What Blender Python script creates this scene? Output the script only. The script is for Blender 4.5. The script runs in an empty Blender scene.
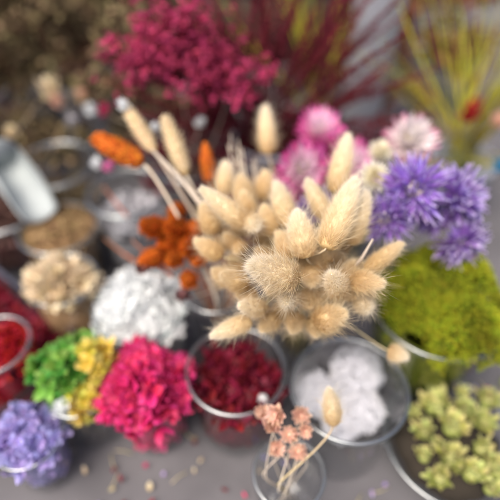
import bpy, math, random
from mathutils import Vector, Matrix, Quaternion, noise
scene = bpy.context.scene
C = scene.collection
R = math.radians
PI = math.pi
random.seed(7)

# ------------------------------------------------------------------ camera
CAMZ, PITCH, LENS, FPX = 0.433, R(45), 35.0, 500 * 35 / 36.0
cam_d = bpy.data.cameras.new("camera")
cam = bpy.data.objects.new("camera", cam_d)
C.objects.link(cam)
cam.location = (0, 0, CAMZ)
cam.rotation_euler = (PI / 2 - PITCH, 0, 0)
cam_d.lens = LENS
cam_d.sensor_width = 36.0
cam_d.clip_start = 0.01
cam_d.clip_end = 200.0
cam_d.dof.use_dof = True
cam_d.dof.focus_distance = 0.285
cam_d.dof.aperture_fstop = 2.3
scene.camera = cam

# ------------------------------------------------------------------ light
SUN_EL, SUN_ROT = R(62), R(-138)
world = bpy.data.worlds.new("World")
scene.world = world
world.use_nodes = True
wn = world.node_tree.nodes
sky = wn.new("ShaderNodeTexSky")
sky.sky_type = 'NISHITA'
sky.sun_disc = False
sky.sun_elevation = SUN_EL
sky.sun_rotation = SUN_ROT
sky.air_density = 0.6
sky.dust_density = 6.0
sky.ozone_density = 1.0
wn["Background"].inputs[1].default_value = 0.15
world.node_tree.links.new(sky.outputs[0], wn["Background"].inputs[0])
sun_d = bpy.data.lights.new("sun", 'SUN')
sun_d.energy = 1.5
sun_d.angle = R(32)
sun_d.color = (1.0, 0.93, 0.84)
sun = bpy.data.objects.new("sun", sun_d)
C.objects.link(sun)
sun.rotation_euler = (PI / 2 - SUN_EL, 0, PI - SUN_ROT)
scene.view_settings.view_transform = 'Standard'
scene.view_settings.look = 'None'
scene.view_settings.gamma = 1.0
scene.view_settings.exposure = 0.85
scene.cycles.transparent_max_bounces = 32
scene.cycles.max_bounces = 8
scene.cycles.use_denoising = True

# ------------------------------------------------------------------ helpers
S45 = math.sin(PITCH)
def W(px, py, d):
    """the point of the stall that stands at depth d from the lens, surveyed from the photograph"""
    a, b = (px - 250) / FPX, (250 - py) / FPX
    return Vector((a * d, d * S45 * (1 + b), CAMZ - d * S45 * (1 - b)))
def G(px, py, z):
    b = (250 - py) / FPX
    return W(px, py, (CAMZ - z) / (S45 * (1 - b)))
def rnd(a, b): return random.uniform(a, b)
def rvec():
    while True:
        v = Vector((rnd(-1, 1), rnd(-1, 1), rnd(-1, 1)))
        if 0.05 < v.length < 1: return v.normalized()
def frame(z, x=None):
    """rotation whose Z axis is z"""
    z = z.normalized()
    x = x or rvec()
    x = (x - z * x.dot(z))
    if x.length < 1e-4: x = z.orthogonal()
    x.normalize()
    y = z.cross(x)
    m = Matrix((x, y, z)).transposed().to_4x4()
    return m
def bez(p0, p1, p2, p3, n):
    out = []
    for i in range(n + 1):
        t = i / n; u = 1 - t
        out.append(p0 * u**3 + p1 * (3 * u * u * t) + p2 * (3 * u * t * t) + p3 * t**3)
    return out

class MB:
    """collects shapes for ONE mesh; each vertex keeps t (0 at the root of a shape, 1 at its tip) and r (random per shape)"""
    def __init__(s): s.v, s.f, s.t, s.r, s.m = [], [], [], [], []
    def add(s, vs, fs, ts, r, m=0):
        o = len(s.v)
        s.v += [tuple(p) for p in vs]; s.t += ts; s.r += [r] * len(vs)
        s.f += [tuple(i + o for i in f) for f in fs]; s.m += [m] * len(fs)
    def tube(s, pts, radii, sides=6, r=None, cap=True, m=0, tt=None):
        r = random.random() if r is None else r
        n = len(pts); vs, fs, ts = [], [], []
        if not hasattr(radii, '__len__'): radii = [radii] * n
        d0 = (pts[1] - pts[0]).normalized(); x = d0.orthogonal().normalized()
        for i, p in enumerate(pts):
            d = (pts[min(i + 1, n - 1)] - pts[max(i - 1, 0)])
            if d.length > 1e-9: d0 = d.normalized()
            x = x - d0 * x.dot(d0)
            if x.length < 1e-6: x = d0.orthogonal()
            x.normalize(); y = d0.cross(x)
            for k in range(sides):
                a = 2 * PI * k / sides
                vs.append(p + (x * math.cos(a) + y * math.sin(a)) * radii[i])
                ts.append(i / (n - 1) if tt is None else tt)
        for i in range(n - 1):
            for k in range(sides):
                k2 = (k + 1) % sides
                fs.append((i * sides + k, i * sides + k2, (i + 1) * sides + k2, (i + 1) * sides + k))
        if cap:
            fs.append(tuple(range(sides))[::-1]); fs.append(tuple((n - 1) * sides + k for k in range(sides)))
        s.add(vs, fs, ts, r, m)
    def hair(s, p, d, L, w, bend=None, r=None, segs=1):
        r = random.random() if r is None else r
        side = d.cross(rvec()).normalized() * w
        if segs == 1:
            s.add([p - side, p + side, p + d * L], [(0, 1, 2)], [0, 0, 1], r)
        else:
            b = bend or Vector((0, 0, 0))
            q = p + d * L * .5 + b * L * .12
            e = p + d * L + b * L * .4
            s.add([p - side, p + side, q + side * .7, q - side * .7, e], [(0, 1, 2, 3), (3, 2, 4)], [0, 0, .5, .5, 1], r)
    def petal(s, M, L, w, curl=.3, cup=.15, r=None, rows=4, sharp=.0, lift=0.0, tm=1.0):
        """a thin petal along +X of M, rounded (sharp 0) or pointed (sharp 1)"""
        r = random.random() if r is None else r
        vs, fs, ts = [], [], []
        for i in range(rows + 1):
            u = i / rows
            wr = math.sin(PI * (0.10 + 0.84 * u ** 0.8)) ** .7
            ws = math.sin(PI * min(1, .12 + .88 * u) ** 1.0)
            ww = w * .5 * ((1 - sharp) * wr + sharp * ws)
            z = L * (curl * u * u + lift * u)
            for j in (-1, 0, 1):
                vs.append(M @ Vector((L * u, ww * j, z + cup * w * abs(j) * (.4 + .6 * u))))
                ts.append(u * tm)
        for i in range(rows):
            for j in range(2):
                a = i * 3 + j
                fs.append((a, a + 3, a + 4, a + 1))
        s.add(vs, fs, ts, r)
    def floret(s, M, size, n=4, curl=.1, cup=.2, sharp=0., wide=.95, lift=.15, r=None):
        r = random.random() if r is None else r
        for k in range(n):
            a = 2 * PI * k / n + rnd(-.15, .15)
            s.petal(M @ Matrix.Rotation(a, 4, 'Z'), size * rnd(.85, 1.1), size * wide, curl + rnd(-.45, .45), cup + rnd(-.35, .4),
                    min(1, max(0, r + rnd(-.2, .2))), 3, sharp, lift)
    def lathe(s, prof, segs=48, r=.5, mats=None, M=None, wob=0.0, freq=20, seed=0):
        n = len(prof); vs, fs, ts, ms = [], [], [], []
        for i, (rr, z) in enumerate(prof):
            for k in range(segs):
                a = 2 * PI * k / segs
                p = Vector((rr * math.cos(a), rr * math.sin(a), z))
                if wob: p += p.normalized() * wob * noise.noise(p * freq + Vector((seed, seed, 0)))
                vs.append(M @ p if M else p); ts.append(i / (n - 1))
        o = len(s.v)
        s.v += [tuple(p) for p in vs]; s.t += ts; s.r += [r] * len(vs)
        for i in range(n - 1):
            for k in range(segs):
                k2 = (k + 1) % segs
                s.f.append(tuple(o + q for q in (i * segs + k, i * segs + k2, (i + 1) * segs + k2, (i + 1) * segs + k)))
                s.m.append(mats[i] if mats else 0)
    def box(s, M, sx, sy, sz, bev=0.0, r=None, m=0):
        r = random.random() if r is None else r
        vs = []
        b = bev
        # chamfered box: three nested rectangles
        for z, ins in ((0, b), (b, 0), (sz - b, 0), (sz, b)):
            for x, y in ((-1, -1), (1, -1), (1, 1), (-1, 1)):
                vs.append(M @ Vector((x * (sx / 2 - ins), y * (sy / 2 - ins), z)))
        fs = [(3, 2, 1, 0), (12, 13, 14, 15)]
        for i in range(3):
            for k in range(4):
                k2 = (k + 1) % 4
                fs.append((i * 4 + k, i * 4 + k2, (i + 1) * 4 + k2, (i + 1) * 4 + k))
        s.add(vs, fs, [.5] * 16, r, m)
    def ball(s, p, rad, segs=8, rings=6, r=None, sq=1.0, M=None):
        r = random.random() if r is None else r
        vs, fs, ts = [], [], []
        for i in range(rings + 1):
            a = PI * i / rings
            for k in range(segs):
                b = 2 * PI * k / segs
                q = Vector((math.sin(a) * math.cos(b), math.sin(a) * math.sin(b), math.cos(a) * sq)) * rad
                vs.append(p + (M @ q if M else q)); ts.append(.5 + .5 * math.cos(a))
        for i in range(rings):
            for k in range(segs):
                k2 = (k + 1) % segs
                fs.append((i * segs + k, (i + 1) * segs + k, (i + 1) * segs + k2, i * segs + k2))
        s.add(vs, fs, ts, r)
    def mesh(s, name, mats, smooth=True):
        me = bpy.data.meshes.new(name)
        me.from_pydata(s.v, [], s.f)
        for nm, dat in (("t", s.t), ("r", s.r)):
            at = me.attributes.new(nm, 'FLOAT', 'POINT'); at.data.foreach_set("value", dat)
        for m in (mats if isinstance(mats, (list, tuple)) else [mats]): me.materials.append(m)
        me.polygons.foreach_set("material_index", s.m)
        if smooth: me.polygons.foreach_set("use_smooth", [True] * len(me.polygons))
        me.update()
        return me
    def build(s, name, mats, parent=None, smooth=True):
        return link(name, s.mesh(name, mats, smooth), parent)

def link(name, me, parent=None, M=None):
    o = bpy.data.objects.new(name, me); C.objects.link(o)
    if parent: o.parent = parent
    if M is not None: o.matrix_basis = M
    return o
def tag(o, label, cat, group=None, kind=None):
    o["label"] = label; o["category"] = cat
    if group: o["group"] = group
    if kind: o["kind"] = kind
    return o
def thing(name, label, cat, loc=(0, 0, 0), group=None, rot=0):
    o = bpy.data.objects.new(name, None); C.objects.link(o)
    o.location = loc; o.rotation_euler = (0, 0, rot); o.empty_display_size = .01
    return tag(o, label, cat, group)

# ------------------------------------------------------------------ materials
def nodes(name):
    m = bpy.data.materials.new(name); m.use_nodes = True
    nt = m.node_tree; nt.nodes.clear()
    out = nt.nodes.new("ShaderNodeOutputMaterial")
    def N(k, **kw):
        n = nt.nodes.new("ShaderNode" + k)
        for a, b in kw.items(): setattr(n, a, b)
        return n
    return m, N, nt.links.new, out
def ramp(N, stops):
    r = N("ValToRGB"); e = r.color_ramp.elements
    while len(e) < len(stops): e.new(.5)
    for k, (p, c) in enumerate(stops): e[k].position = p; e[k].color = (*c, 1)
    return r
def plant(name, stops, var=.25, hue=.02, transl=.35, rough=.7, attr="t", bump=0.0, scale=400, spec=.25):
    """dried plant matter: colour from root to tip, each piece a little different, light passing through thin parts"""
    m, N, L, out = nodes(name)
    a = N("Attribute", attribute_name=attr); rr = N("Attribute", attribute_name="r"); oi = N("ObjectInfo")
    rp = ramp(N, stops); L(a.outputs["Fac"], rp.inputs[0])
    mix = N("Math", operation='MULTIPLY_ADD'); mix.inputs[1].default_value = .35; L(oi.outputs["Random"], mix.inputs[0])
    m2 = N("Math", operation='MULTIPLY'); m2.inputs[1].default_value = .65; L(rr.outputs["Fac"], m2.inputs[0]); L(m2.outputs[0], mix.inputs[2])
    vv = N("MapRange"); vv.inputs[3].default_value = 1 - var; vv.inputs[4].default_value = 1 + var; L(mix.outputs[0], vv.inputs[0])
    fr = N("Math", operation='FRACT'); f7 = N("Math", operation='MULTIPLY'); f7.inputs[1].default_value = 7.31; L(rr.outputs["Fac"], f7.inputs[0]); L(f7.outputs[0], fr.inputs[0])
    hh = N("MapRange"); hh.inputs[3].default_value = .5 - hue; hh.inputs[4].default_value = .5 + hue; L(fr.outputs[0], hh.inputs[0])
    hs = N("HueSaturation"); L(rp.outputs[0], hs.inputs["Color"]); L(vv.outputs[0], hs.inputs["Value"]); L(hh.outputs[0], hs.inputs["Hue"])
    p = N("BsdfPrincipled"); p.inputs["Roughness"].default_value = rough; p.inputs["Specular IOR Level"].default_value = spec
    L(hs.outputs[0], p.inputs["Base Color"])
    if bump:
        no = N("TexNoise"); no.inputs["Scale"].default_value = scale; b = N("Bump"); b.inputs["Strength"].default_value = bump; b.inputs["Distance"].default_value = .001
        tc = N("TexCoord"); L(tc.outputs["Object"], no.inputs["Vector"]); L(no.outputs[0], b.inputs["Height"]); L(b.outputs[0], p.inputs["Normal"])
    t = N("BsdfTranslucent"); L(hs.outputs[0], t.inputs[0])
    mx = N("MixShader"); mx.inputs[0].default_value = transl
    L(p.outputs[0], mx.inputs[1]); L(t.outputs[0], mx.inputs[2]); L(mx.outputs[0], out.inputs[0])
    return m
def glassy(name, tint, base, edge, rough=.03):
    m, N, L, out = nodes(name)
    lw = N("LayerWeight"); lw.inputs[0].default_value = .5
    pw = N("Math", operation='POWER'); pw.inputs[1].default_value = 3.0; L(lw.outputs["Facing"], pw.inputs[0])
    mr = N("MapRange"); mr.inputs[3].default_value = base; mr.inputs[4].default_value = edge; L(pw.outputs[0], mr.inputs[0])
    t = N("BsdfTransparent"); t.inputs[0].default_value = (*tint, 1)
    g = N("BsdfGlossy"); g.inputs["Roughness"].default_value = rough
    no = N("TexNoise"); no.inputs["Scale"].default_value = 60; b = N("Bump"); b.inputs["Strength"].default_value = .05; b.inputs["Distance"].default_value = .002
    tc = N("TexCoord"); L(tc.outputs["Object"], no.inputs["Vector"]); L(no.outputs[0], b.inputs["Height"]); L(b.outputs[0], g.inputs["Normal"])
    mx = N("MixShader"); L(mr.outputs[0], mx.inputs[0]); L(t.outputs[0], mx.inputs[1]); L(g.outputs[0], mx.inputs[2]); L(mx.outputs[0], out.inputs[0])
    return m
def solid(name, c1, c2, scale=8, rough=.6, metal=0., bump=.1, bdist=.002, stretch=(1, 1, 1), detail=6):
    m, N, L, out = nodes(name)
    tc = N("TexCoord"); mp = N("Mapping"); mp.inputs["Scale"].default_value = stretch; L(tc.outputs["Object"], mp.inputs[0])
    no = N("TexNoise"); no.inputs["Scale"].default_value = scale; no.inputs["Detail"].default_value = detail; L(mp.outputs[0], no.inputs["Vector"])
    rp = ramp(N, [(.3, c1), (.7, c2)]); L(no.outputs[0], rp.inputs[0])
    b = N("Bump"); b.inputs["Strength"].default_value = bump; b.inputs["Distance"].default_value = bdist; L(no.outputs[0], b.inputs["Height"])
    p = N("BsdfPrincipled"); p.inputs["Roughness"].default_value = rough; p.inputs["Metallic"].default_value = metal
    L(rp.outputs[0], p.inputs["Base Color"]); L(b.outputs[0], p.inputs["Normal"]); L(p.outputs[0], out.inputs[0])
    return m

M = {}
M['glass'] = glassy("clear_glass", (.98, .985, .985), .035, .50)
M['rim'] = glassy("glass_rim", (.74, .80, .80), .24, .60, .32)
M['plastic'] = glassy("clear_plastic", (.93, .93, .95), .04, .5, .15)
M['plastic_rim'] = glassy("plastic_rim", (.78, .77, .86), .25, .7, .2)
M['cream'] = plant("cream_fluff", [(0, (.54, .35, .14)), (.35, (.80, .66, .42)), (1, (.95, .89, .75))], .12, .012, .40, .8)
M['cream_core'] = plant("cream_core", [(0, (.58, .39, .17)), (.5, (.82, .69, .46)), (1, (.95, .90, .77))], .12, .01, .2, .85, bump=.5, scale=900)
M['gold'] = plant("golden_fluff", [(0, (.50, .32, .13)), (.4, (.73, .56, .31)), (1, (.90, .79, .57))], .14, .012, .40, .8)
M['gold_core'] = plant("golden_core", [(0, (.48, .30, .12)), (.5, (.71, .54, .29)), (1, (.90, .80, .58))], .12, .01, .2, .85, bump=.5, scale=900)
M['orange'] = plant("orange_fluff", [(0, (.16, .025, .005)), (.5, (.66, .15, .015)), (1, (.88, .30, .04))], .4, .012, .35, .7)  # root colour darkened to paint the shade in the gaps
M['stem'] = plant("straw_stem", [(0, (.58, .47, .30)), (1, (.42, .36, .16))], .2, .02, .1, .7)
M['ostem'] = plant("orange_stem", [(0, (.50, .14, .04)), (1, (.34, .16, .07))], .2, .02, .1, .7)
M['pstem'] = plant("pale_stem", [(0, (.62, .52, .40)), (1, (.55, .48, .38))], .2, .01, .1, .7)
M['gstem'] = plant("green_stem", [(0, (.20, .22, .08)), (1, (.14, .16, .06))], .2, .02, .1, .7)
M['dred'] = plant("dark_red_petals", [(0, (.07, .004, .010)), (.6, (.17, .009, .022)), (1, (.27, .02, .04))], .6, .012, .3, .5)
M['red'] = plant("bright_red_petals", [(0, (.30, .01, .012)), (1, (.50, .02, .03))], .3, .01, .3, .5)
M['magenta'] = plant("magenta_petals", [(0, (.42, .012, .075)), (.6, (.66, .03, .15)), (1, (.74, .07, .22))], .42, .014, .35, .55)
M['white'] = plant("white_petals", [(0, (.74, .77, .76)), (1, (.86, .88, .88))], .08, .01, .35, .6)
M['fluff'] = plant("white_fluff", [(0, (.78, .78, .80)), (1, (.86, .86, .89))], .05, .01, .4, .8)
M['green'] = plant("green_petals", [(0, (.06, .22, .02)), (.6, (.14, .40, .05)), (1, (.30, .56, .14))], .42, .035, .35, .55)
M['yellow'] = plant("yellow_petals", [(0, (.42, .34, .02)), (.6, (.68, .56, .07)), (1, (.78, .70, .22))], .42, .035, .35, .55)
M['lav'] = plant("lavender_petals", [(0, (.28, .22, .48)), (1, (.46, .40, .70))], .42, .035, .35, .55)
M['beige'] = plant("beige_petals", [(0, (.50, .36, .18)), (.5, (.70, .57, .36)), (1, (.82, .72, .52))], .2, .015, .3, .7)
M['seed'] = plant("brown_seeds", [(0, (.20, .12, .05)), (1, (.44, .30, .15))], .35, .02, .1, .8)
M['dark'] = plant("dark_spice", [(0, (.05, .022, .018)), (1, (.13, .07, .055))], .4, .02, .1, .7)
M['potp'] = plant("pale_potpourri", [(0, (.33, .32, .33)), (1, (.56, .55, .58))], .4, .05, .2, .7)
M['moss'] = plant("lime_moss", [(0, (.06, .085, .004)), (.5, (.22, .275, .010)), (1, (.47, .50, .03))], .6, .035, .35, .8)  # dark root colour paints shade into the deep hollows between sprigs
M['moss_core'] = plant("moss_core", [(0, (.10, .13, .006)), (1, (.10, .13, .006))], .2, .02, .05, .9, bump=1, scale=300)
M['purple'] = plant("purple_petals", [(0, (.82, .76, .90)), (.38, (.36, .21, .56)), (.72, (.30, .16, .52)), (1, (.72, .64, .87))], .5, .02, .45, .55)
M['pink'] = plant("pink_bracts", [(0, (.93, .86, .89)), (.35, (.90, .62, .76)), (.58, (.80, .24, .52)), (1, (.66, .07, .34))], .2, .015, .35, .45)
M['blush'] = plant("blush_bracts", [(0, (.92, .88, .85)), (.6, (.90, .80, .80)), (1, (.76, .26, .44))], .15, .012, .35, .45)
M['ivory'] = plant("ivory_bracts", [(0, (.88, .80, .54)), (.4, (.91, .87, .72)), (1, (.92, .90, .82))], .1, .01, .35, .5)
M['disc'] = plant("flower_disc", [(0, (.72, .60, .40)), (1, (.86, .82, .78))], .2, .02, .2, .8)
M['crim'] = plant("crimson_blossom", [(0, (.30, .015, .06)), (1, (.58, .075, .18))], .55, .015, .35, .6)
M['burg'] = plant("burgundy_plume", [(0, (.09, .008, .016)), (1, (.20, .025, .04))], .4, .015, .3, .7)
M['bstem'] = plant("burgundy_stem", [(0, (.10, .02, .02)), (1, (.10, .03, .02))], .3, .015, .1, .7)
M['brown'] = plant("brown_foliage", [(0, (.08, .058, .03)), (1, (.24, .175, .09))], .5, .03, .2, .8)
M['ygrass'] = plant("yellow_grass", [(0, (.38, .30, .05)), (.5, (.46, .44, .03)), (1, (.50, .52, .04))], .3, .03, .3, .6)
M['sedum'] = plant("sage_leaves", [(0, (.20, .23, .05)), (.5, (.30, .34, .07)), (1, (.55, .53, .22))], .45, .03, .25, .6)
M['peach'] = plant("peach_petals", [(0, (.66, .36, .24)), (1, (.82, .60, .48))], .15, .015, .35, .6)
M['plum'] = plant("plum_bud", [(0, (.12, .05, .05)), (1, (.20, .09, .09))], .3, .02, .1, .6)
M['peat'] = plant("peat", [(0, (.022, .018, .012)), (1, (.05, .042, .03))], .5, .02, .05, .95, bump=1, scale=250)
M['blue'] = plant("blue_petals", [(0, (.04, .20, .36)), (1, (.08, .34, .55))], .2, .02, .3, .6)
M['cloth'] = solid("grey_cloth", (.082, .078, .082), (.128, .122, .128), 14, .9, 0, .5, .004, detail=12)
M['wood'] = solid("dark_wood", (.035, .020, .012), (.085, .05, .03), 10, .7, 0, .4, .002, (1, 12, 12))
M['alu'] = solid("brushed_scoop", (.30, .33, .33), (.38, .42, .41), 30, .7, .0, .1, .001)
M['zinc'] = solid("zinc", (.36, .38, .43), (.48, .50, .55), 22, .45, .35, .15, .001)
M['stone'] = solid("paving", (.16, .155, .15), (.26, .25, .24), 3, .9, 0, .4, .01)

# ------------------------------------------------------------------ the setting: paving, table, cloth, plank riser
mb = MB(); mb.add([(-30, -30, -.75), (30, -30, -.75), (30, 30, -.75), (-30, 30, -.75)], [(0, 1, 2, 3)], [0] * 4, .5)
g = mb.build("ground", M['stone']); g["kind"] = "structure"; tag(g, "grey stone paving under the market table", "ground")
tb = thing("market_table", "market table under the grey cloth that carries all the glasses", "table", (0, .62, -.75))
mb = MB(); mb.box(Matrix.Translation((0, 0, .715)), 2.2, 1.7, .03, .004); mb.build("table_top", M['wood'], tb)
for sx in (-1, 1):
    for sy in (-1, 1):
        mb = MB(); mb.box(Matrix.Translation((sx * 1.0, sy * .75, 0)), .06, .06, .715, .004); mb.build("leg", M['wood'], tb)
mb = MB(); nx, ny = 130, 100
for j in range(ny + 1):
    for i in range(nx + 1):
        x, y = -1.12 + 2.24 * i / nx, -.25 + 1.74 * j / ny
        z = .0035 * noise.noise(Vector((x * 5, y * 9, 0))) - .0025
        mb.v.append((x, y, z)); mb.t.append(0); mb.r.append(.5)
for j in range(ny):
    for i in range(nx):
        a = j * (nx + 1) + i; mb.f.append((a, a + 1, a + nx + 2, a + nx + 1)); mb.m.append(0)
for (a0, a1) in (((-1.12, -.25), (1.12, -.25)), ((1.12, -.25), (1.12, 1.49)), ((1.12, 1.49), (-1.12, 1.49)), ((-1.12, 1.49), (-1.12, -.25))):
    o = len(mb.v); n = 60
    for i in range(n + 1):
        x, y = a0[0] + (a1[0] - a0[0]) * i / n, a0[1] + (a1[1] - a0[1]) * i / n
        w = .012 * math.sin(i * 1.1)
        dx, dy = (0, w) if a0[1] == a1[1] else (w, 0)
        mb.v += [(x, y, -.002), (x + dx, y + dy, -.34)]; mb.t += [0, 0]; mb.r += [.5, .5]
    for i in range(n): mb.f.append((o + 2 * i, o + 2 * i + 1, o + 2 * i + 3, o + 2 * i + 2)); mb.m.append(0)
tag(mb.build("tablecloth", M['cloth']), "plain grey cloth spread over the market table", "tablecloth")
rs = thing("plank_riser", "dark brown plank riser at the back of the table behind the bouquets", "riser", (-.27, .98, 0))
for k in range(3):
    mb = MB(); mb.box(Matrix.Translation((0, 0, .002 + k * .125)), 1.15, .02, .12, .003); mb.build("plank", M['wood'], rs)
for sx in (-1, 1):
    mb = MB(); mb.box(Matrix.Translation((sx * .52, .031, .0)), .03, .04, .37, .002); mb.build("upright", M['wood'], rs)

# ------------------------------------------------------------------ glasses
def glass(name, label, c, r, h, cat="glass", taper=.86, th=.0016, group=None, rimr=.0017):
    t = thing(name, label, cat, (c[0], c[1], .001), group)
    mb = MB(); rb = r * taper
    prof = [(.0005, 0), (rb * .9, 0), (rb, .004)]
    for k in range(1, 9): prof.append((rb + (r - rb) * (k / 8) ** 1.3, .004 + (h - .004) * k / 8))
    prof += [(r - th, h - .001)]
    for k in range(7, 0, -1): prof.append((rb + (r - rb) * (k / 8) ** 1.3 - th, .004 + (h - .004) * k / 8))
    prof += [(rb - th - .003, .007), (.0005, .007)]
    mb.lathe(prof, 64); mb.build("glass_wall", M['glass'], t)
    mb = MB(); ring = [Vector(((r - th * .5) * math.cos(a * PI / 32), (r - th * .5) * math.sin(a * PI / 32), h + .0004)) for a in range(65)]
    mb.tube(ring, rimr, 10, .5, False); mb.build("rim", M['rim'], t)
    return t
def inner(r, h, z, taper=.86): return r * taper + (r - r * taper) * max(0, min(1, (z - .004) / (h - .004))) ** 1.3 - .0035

def heap(name, label, cat, mat, c, r, h, top, n, size, kind='stuff', npet=4, dome=.02, low=.01, sharp=0, over=0.0, curl=.1, cup=.2, wide=.95, corewob=.002, shift=(0, 0), lump=.008, group=None, taper=.86):
    """loose petals filling a glass up to `top`, domed by `dome`, shed over the rim by `over`"""
    mb = MB(); sd = random.random() * 50
    def surf(q, a):
        rr = (inner(r, h, min(top, h), taper) + over) * q
        x, y = rr * math.cos(a) + shift[0] * (1 - q), rr * math.sin(a) + shift[1] * (1 - q)
        z = top + dome * (1 - q * q) + lump * noise.noise(Vector((x * 45 + sd, y * 45, sd)))
        return Vector((x, y, z))
    prof = [(.0005, low), (inner(r, h, low, taper) * .97, low)]
    for k in range(1, 6):
        z = low + (min(top, h) - low) * k / 6; prof.append((inner(r, h, z, taper) * .96, z))
    mb.lathe(prof, 40, .3, wob=corewob, freq=150, seed=sd)
    o = len(mb.v)
    for i in range(9):
        for k in range(40):
            mb.v.append(tuple(surf(max(.002, .98 * (1 - i / 8)), 2 * PI * k / 40) - Vector((0, 0, size * .35)))); mb.t.append(.1); mb.r.append(.3)
    for i in range(8):
        for k in range(40): mb.f.append((o + i * 40 + k, o + i * 40 + (k + 1) % 40, o + (i + 1) * 40 + (k + 1) % 40, o + (i + 1) * 40 + k)); mb.m.append(0)
    for k in range(n):
        q, a = math.sqrt(random.random()), rnd(0, 2 * PI)
        p = surf(q, a)
        e = (surf(min(1, q + .1), a) - surf(max(0, q - .1), a)); e = e.normalized()
        tang = Vector((-math.sin(a), math.cos(a), 0)); nn = e.cross(tang) * -1
        if nn.z < 0: nn = -nn
        if over and q > .93: nn = (nn + Vector((math.cos(a), math.sin(a), -.3)) * .8)
        nn = (nn.normalized() + rvec() * .75).normalized()
        mb.floret(Matrix.Translation(p + nn * size * rnd(-.4, .8)) @ frame(nn), size * rnd(.55, 1.3), npet, curl, cup, sharp, wide)
    for k in range(int(n * .5)):            # against the wall of the glass
        z = rnd(low, min(top, h)); a = rnd(0, 2 * PI); rr = inner(r, h, z, taper) - .001
        nn = (Vector((math.cos(a), math.sin(a), 0)) + rvec() * .3).normalized()
        mb.floret(Matrix.Translation(Vector((rr * .97 * math.cos(a), rr * .97 * math.sin(a), z))) @ frame(nn), size * .8, npet, .02, .05, sharp, wide, .02)
    ob = mb.build(name, mat); ob.location = (c[0], c[1], .001)
    return tag(ob, label, cat, group, kind)

def at(px, py, z): return G(px, py, z)
cA = at(236, 370, .09); cB = at(349, 388, .09); cC = at(146, 384, .08); cD = at(140, 306, .08); cE = at(64, 284, .08)
cF = at(78, 384, .075); cG = at(-8, 342, .09); cH = at(26, 434, .065); cI = at(60, 232, .07); cJ = at(4, 205, .08)
cK = at(58, 172, .09); cL = at(127, 193, .10); cS = at(437, 306, .10); cO = at(216, 288, .10)
cV = Vector((.048, .285, 0))
glass("drinking_glass", "clear front row glass of dark red petals with a small white bead", cA, .040, .09)
heap("red_petals", "dark crimson dried petals filling the front glass below the bunny tails", "petals", M['dred'], cA, .040, .09, .068, 230, .0085, dome=.006, sharp=.3, wide=.7, curl=.3, shift=(.006, -.004))
mb = MB(); mb.ball(Vector((0, 0, 0)), .0048, 16, 10, .5, .95)
o = mb.build("bead", M['white']); o.location = at(262, 399, .079); tag(o, "small white bead on the dark red petals in the front glass", "bead")

glass("drinking_glass", "clear wide glass holding two white fluffy clumps, front row", cB, .0455, .09)
def fluffclump(p, rad, label, sq=.85):
    mb = MB(); mb.ball(Vector((0, 0, 0)), rad * .86, 24, 16, .5, sq)
    for k in range(1500):
        d = rvec(); lump = 1 + .16 * noise.noise(d * 2.6 + p * 90)
        q = Vector((d.x, d.y, d.z * sq)) * rad * rnd(.88, 1.04) * (lump + .09 * noise.noise(d * 7 + p * 50))
        mb.floret(Matrix.Translation(q) @ frame((d + rvec() * .9).normalized()), .0026 * rnd(.6, 1.3), 3, .3, .3)
    ob = mb.build("cotton_clump", M['fluff']); ob.location = p
    return tag(ob, label, "cotton")
fluffclump(at(356, 373, .050), .0205, "larger round white fluffy clump in the front right glass", 1.0)
fluffclump(at(315, 393, .040), .0155, "smaller white fluffy clump at the left wall of the front right glass", 1.0)
fluffclump(at(360, 409, .036), .0175, "low white fluffy clump in the foreground of the front right glass", 1.0)
fluffclump(Vector((cB.x + .004, cB.y + .004, .023)), .0145, "lowest white fluffy clump, under the larger one in the front right glass", 1.0)

glass("drinking_glass", "clear glass nearly hidden under a heap of magenta hydrangea", cC, .031, .075)
heap("hydrangea_bloom", "magenta preserved hydrangea florets heaped high over their glass", "hydrangea", M['magenta'], cC, .031, .075, .072, 330, .0080, None, dome=.024, over=.006, lump=.022, wide=1.0, cup=.25)
glass("drinking_glass", "clear glass heaped with white florets, behind the magenta hydrangea", cD, .043, .08)
heap("white_florets", "snowy white dried florets heaped in the glass behind the magenta hydrangea", "florets", M['white'], cD, .043, .08, .074, 420, .0072, dome=.022, lump=.01, cup=.3)
glass("drinking_glass", "small clear glass of cream dried flowers beside the white florets", cE, .033, .085, rimr=.0024)
glass("drinking_glass", "small glass cup holding green, yellow and white hydrangea", cF, .028, .07)
def clump(label, mat, p, rad, n, size, sq=.8, name="hydrangea_clump"):
    mb = MB(); mb.ball(Vector((0, 0, 0)), rad * .75, 16, 10, .2, sq)
    for k in range(n):
        d = rvec(); q = Vector((d.x, d.y, d.z * sq)) * rad * rnd(.75, 1.0) * (1 + .2 * noise.noise(d * 2 + p * 50))
        mb.floret(Matrix.Translation(q) @ frame((d + rvec() * .5).normalized()), size * rnd(.7, 1.2), 4, .15, .25)
    ob = mb.build(name, mat); ob.location = p
    return tag(ob, label, "hydrangea")
clump("green preserved hydrangea clump bulging out of the cup beside the dark red tray", M['green'], at(62, 371, .078), .0215, 130, .0085)
clump("small green hydrangea piece at the top of the green and yellow cup", M['green'], at(80, 352, .07), .015, 50, .008)
clump("yellow preserved hydrangea clump between green and magenta ones", M['yellow'], at(98, 364, .08), .0165, 65, .008, 1.0)
clump("lower yellow hydrangea clump in the front of the small cup", M['yellow'], at(86, 402, .07), .013, 45, .0075)
clump("small white hydrangea clump squeezed between green and lower yellow ones", M['white'], at(70, 404, .066), .009, 30, .007, 1)
glass("drinking_glass", "clear glass of bright red petals at the left edge, standing in the tray", cG, .030, .085)
heap("scarlet_petals", "bright red dried petals in the glass at the left edge", "petals", M['red'], cG, .030, .085, .072, 170, .007, dome=.006, sharp=.2)
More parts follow.
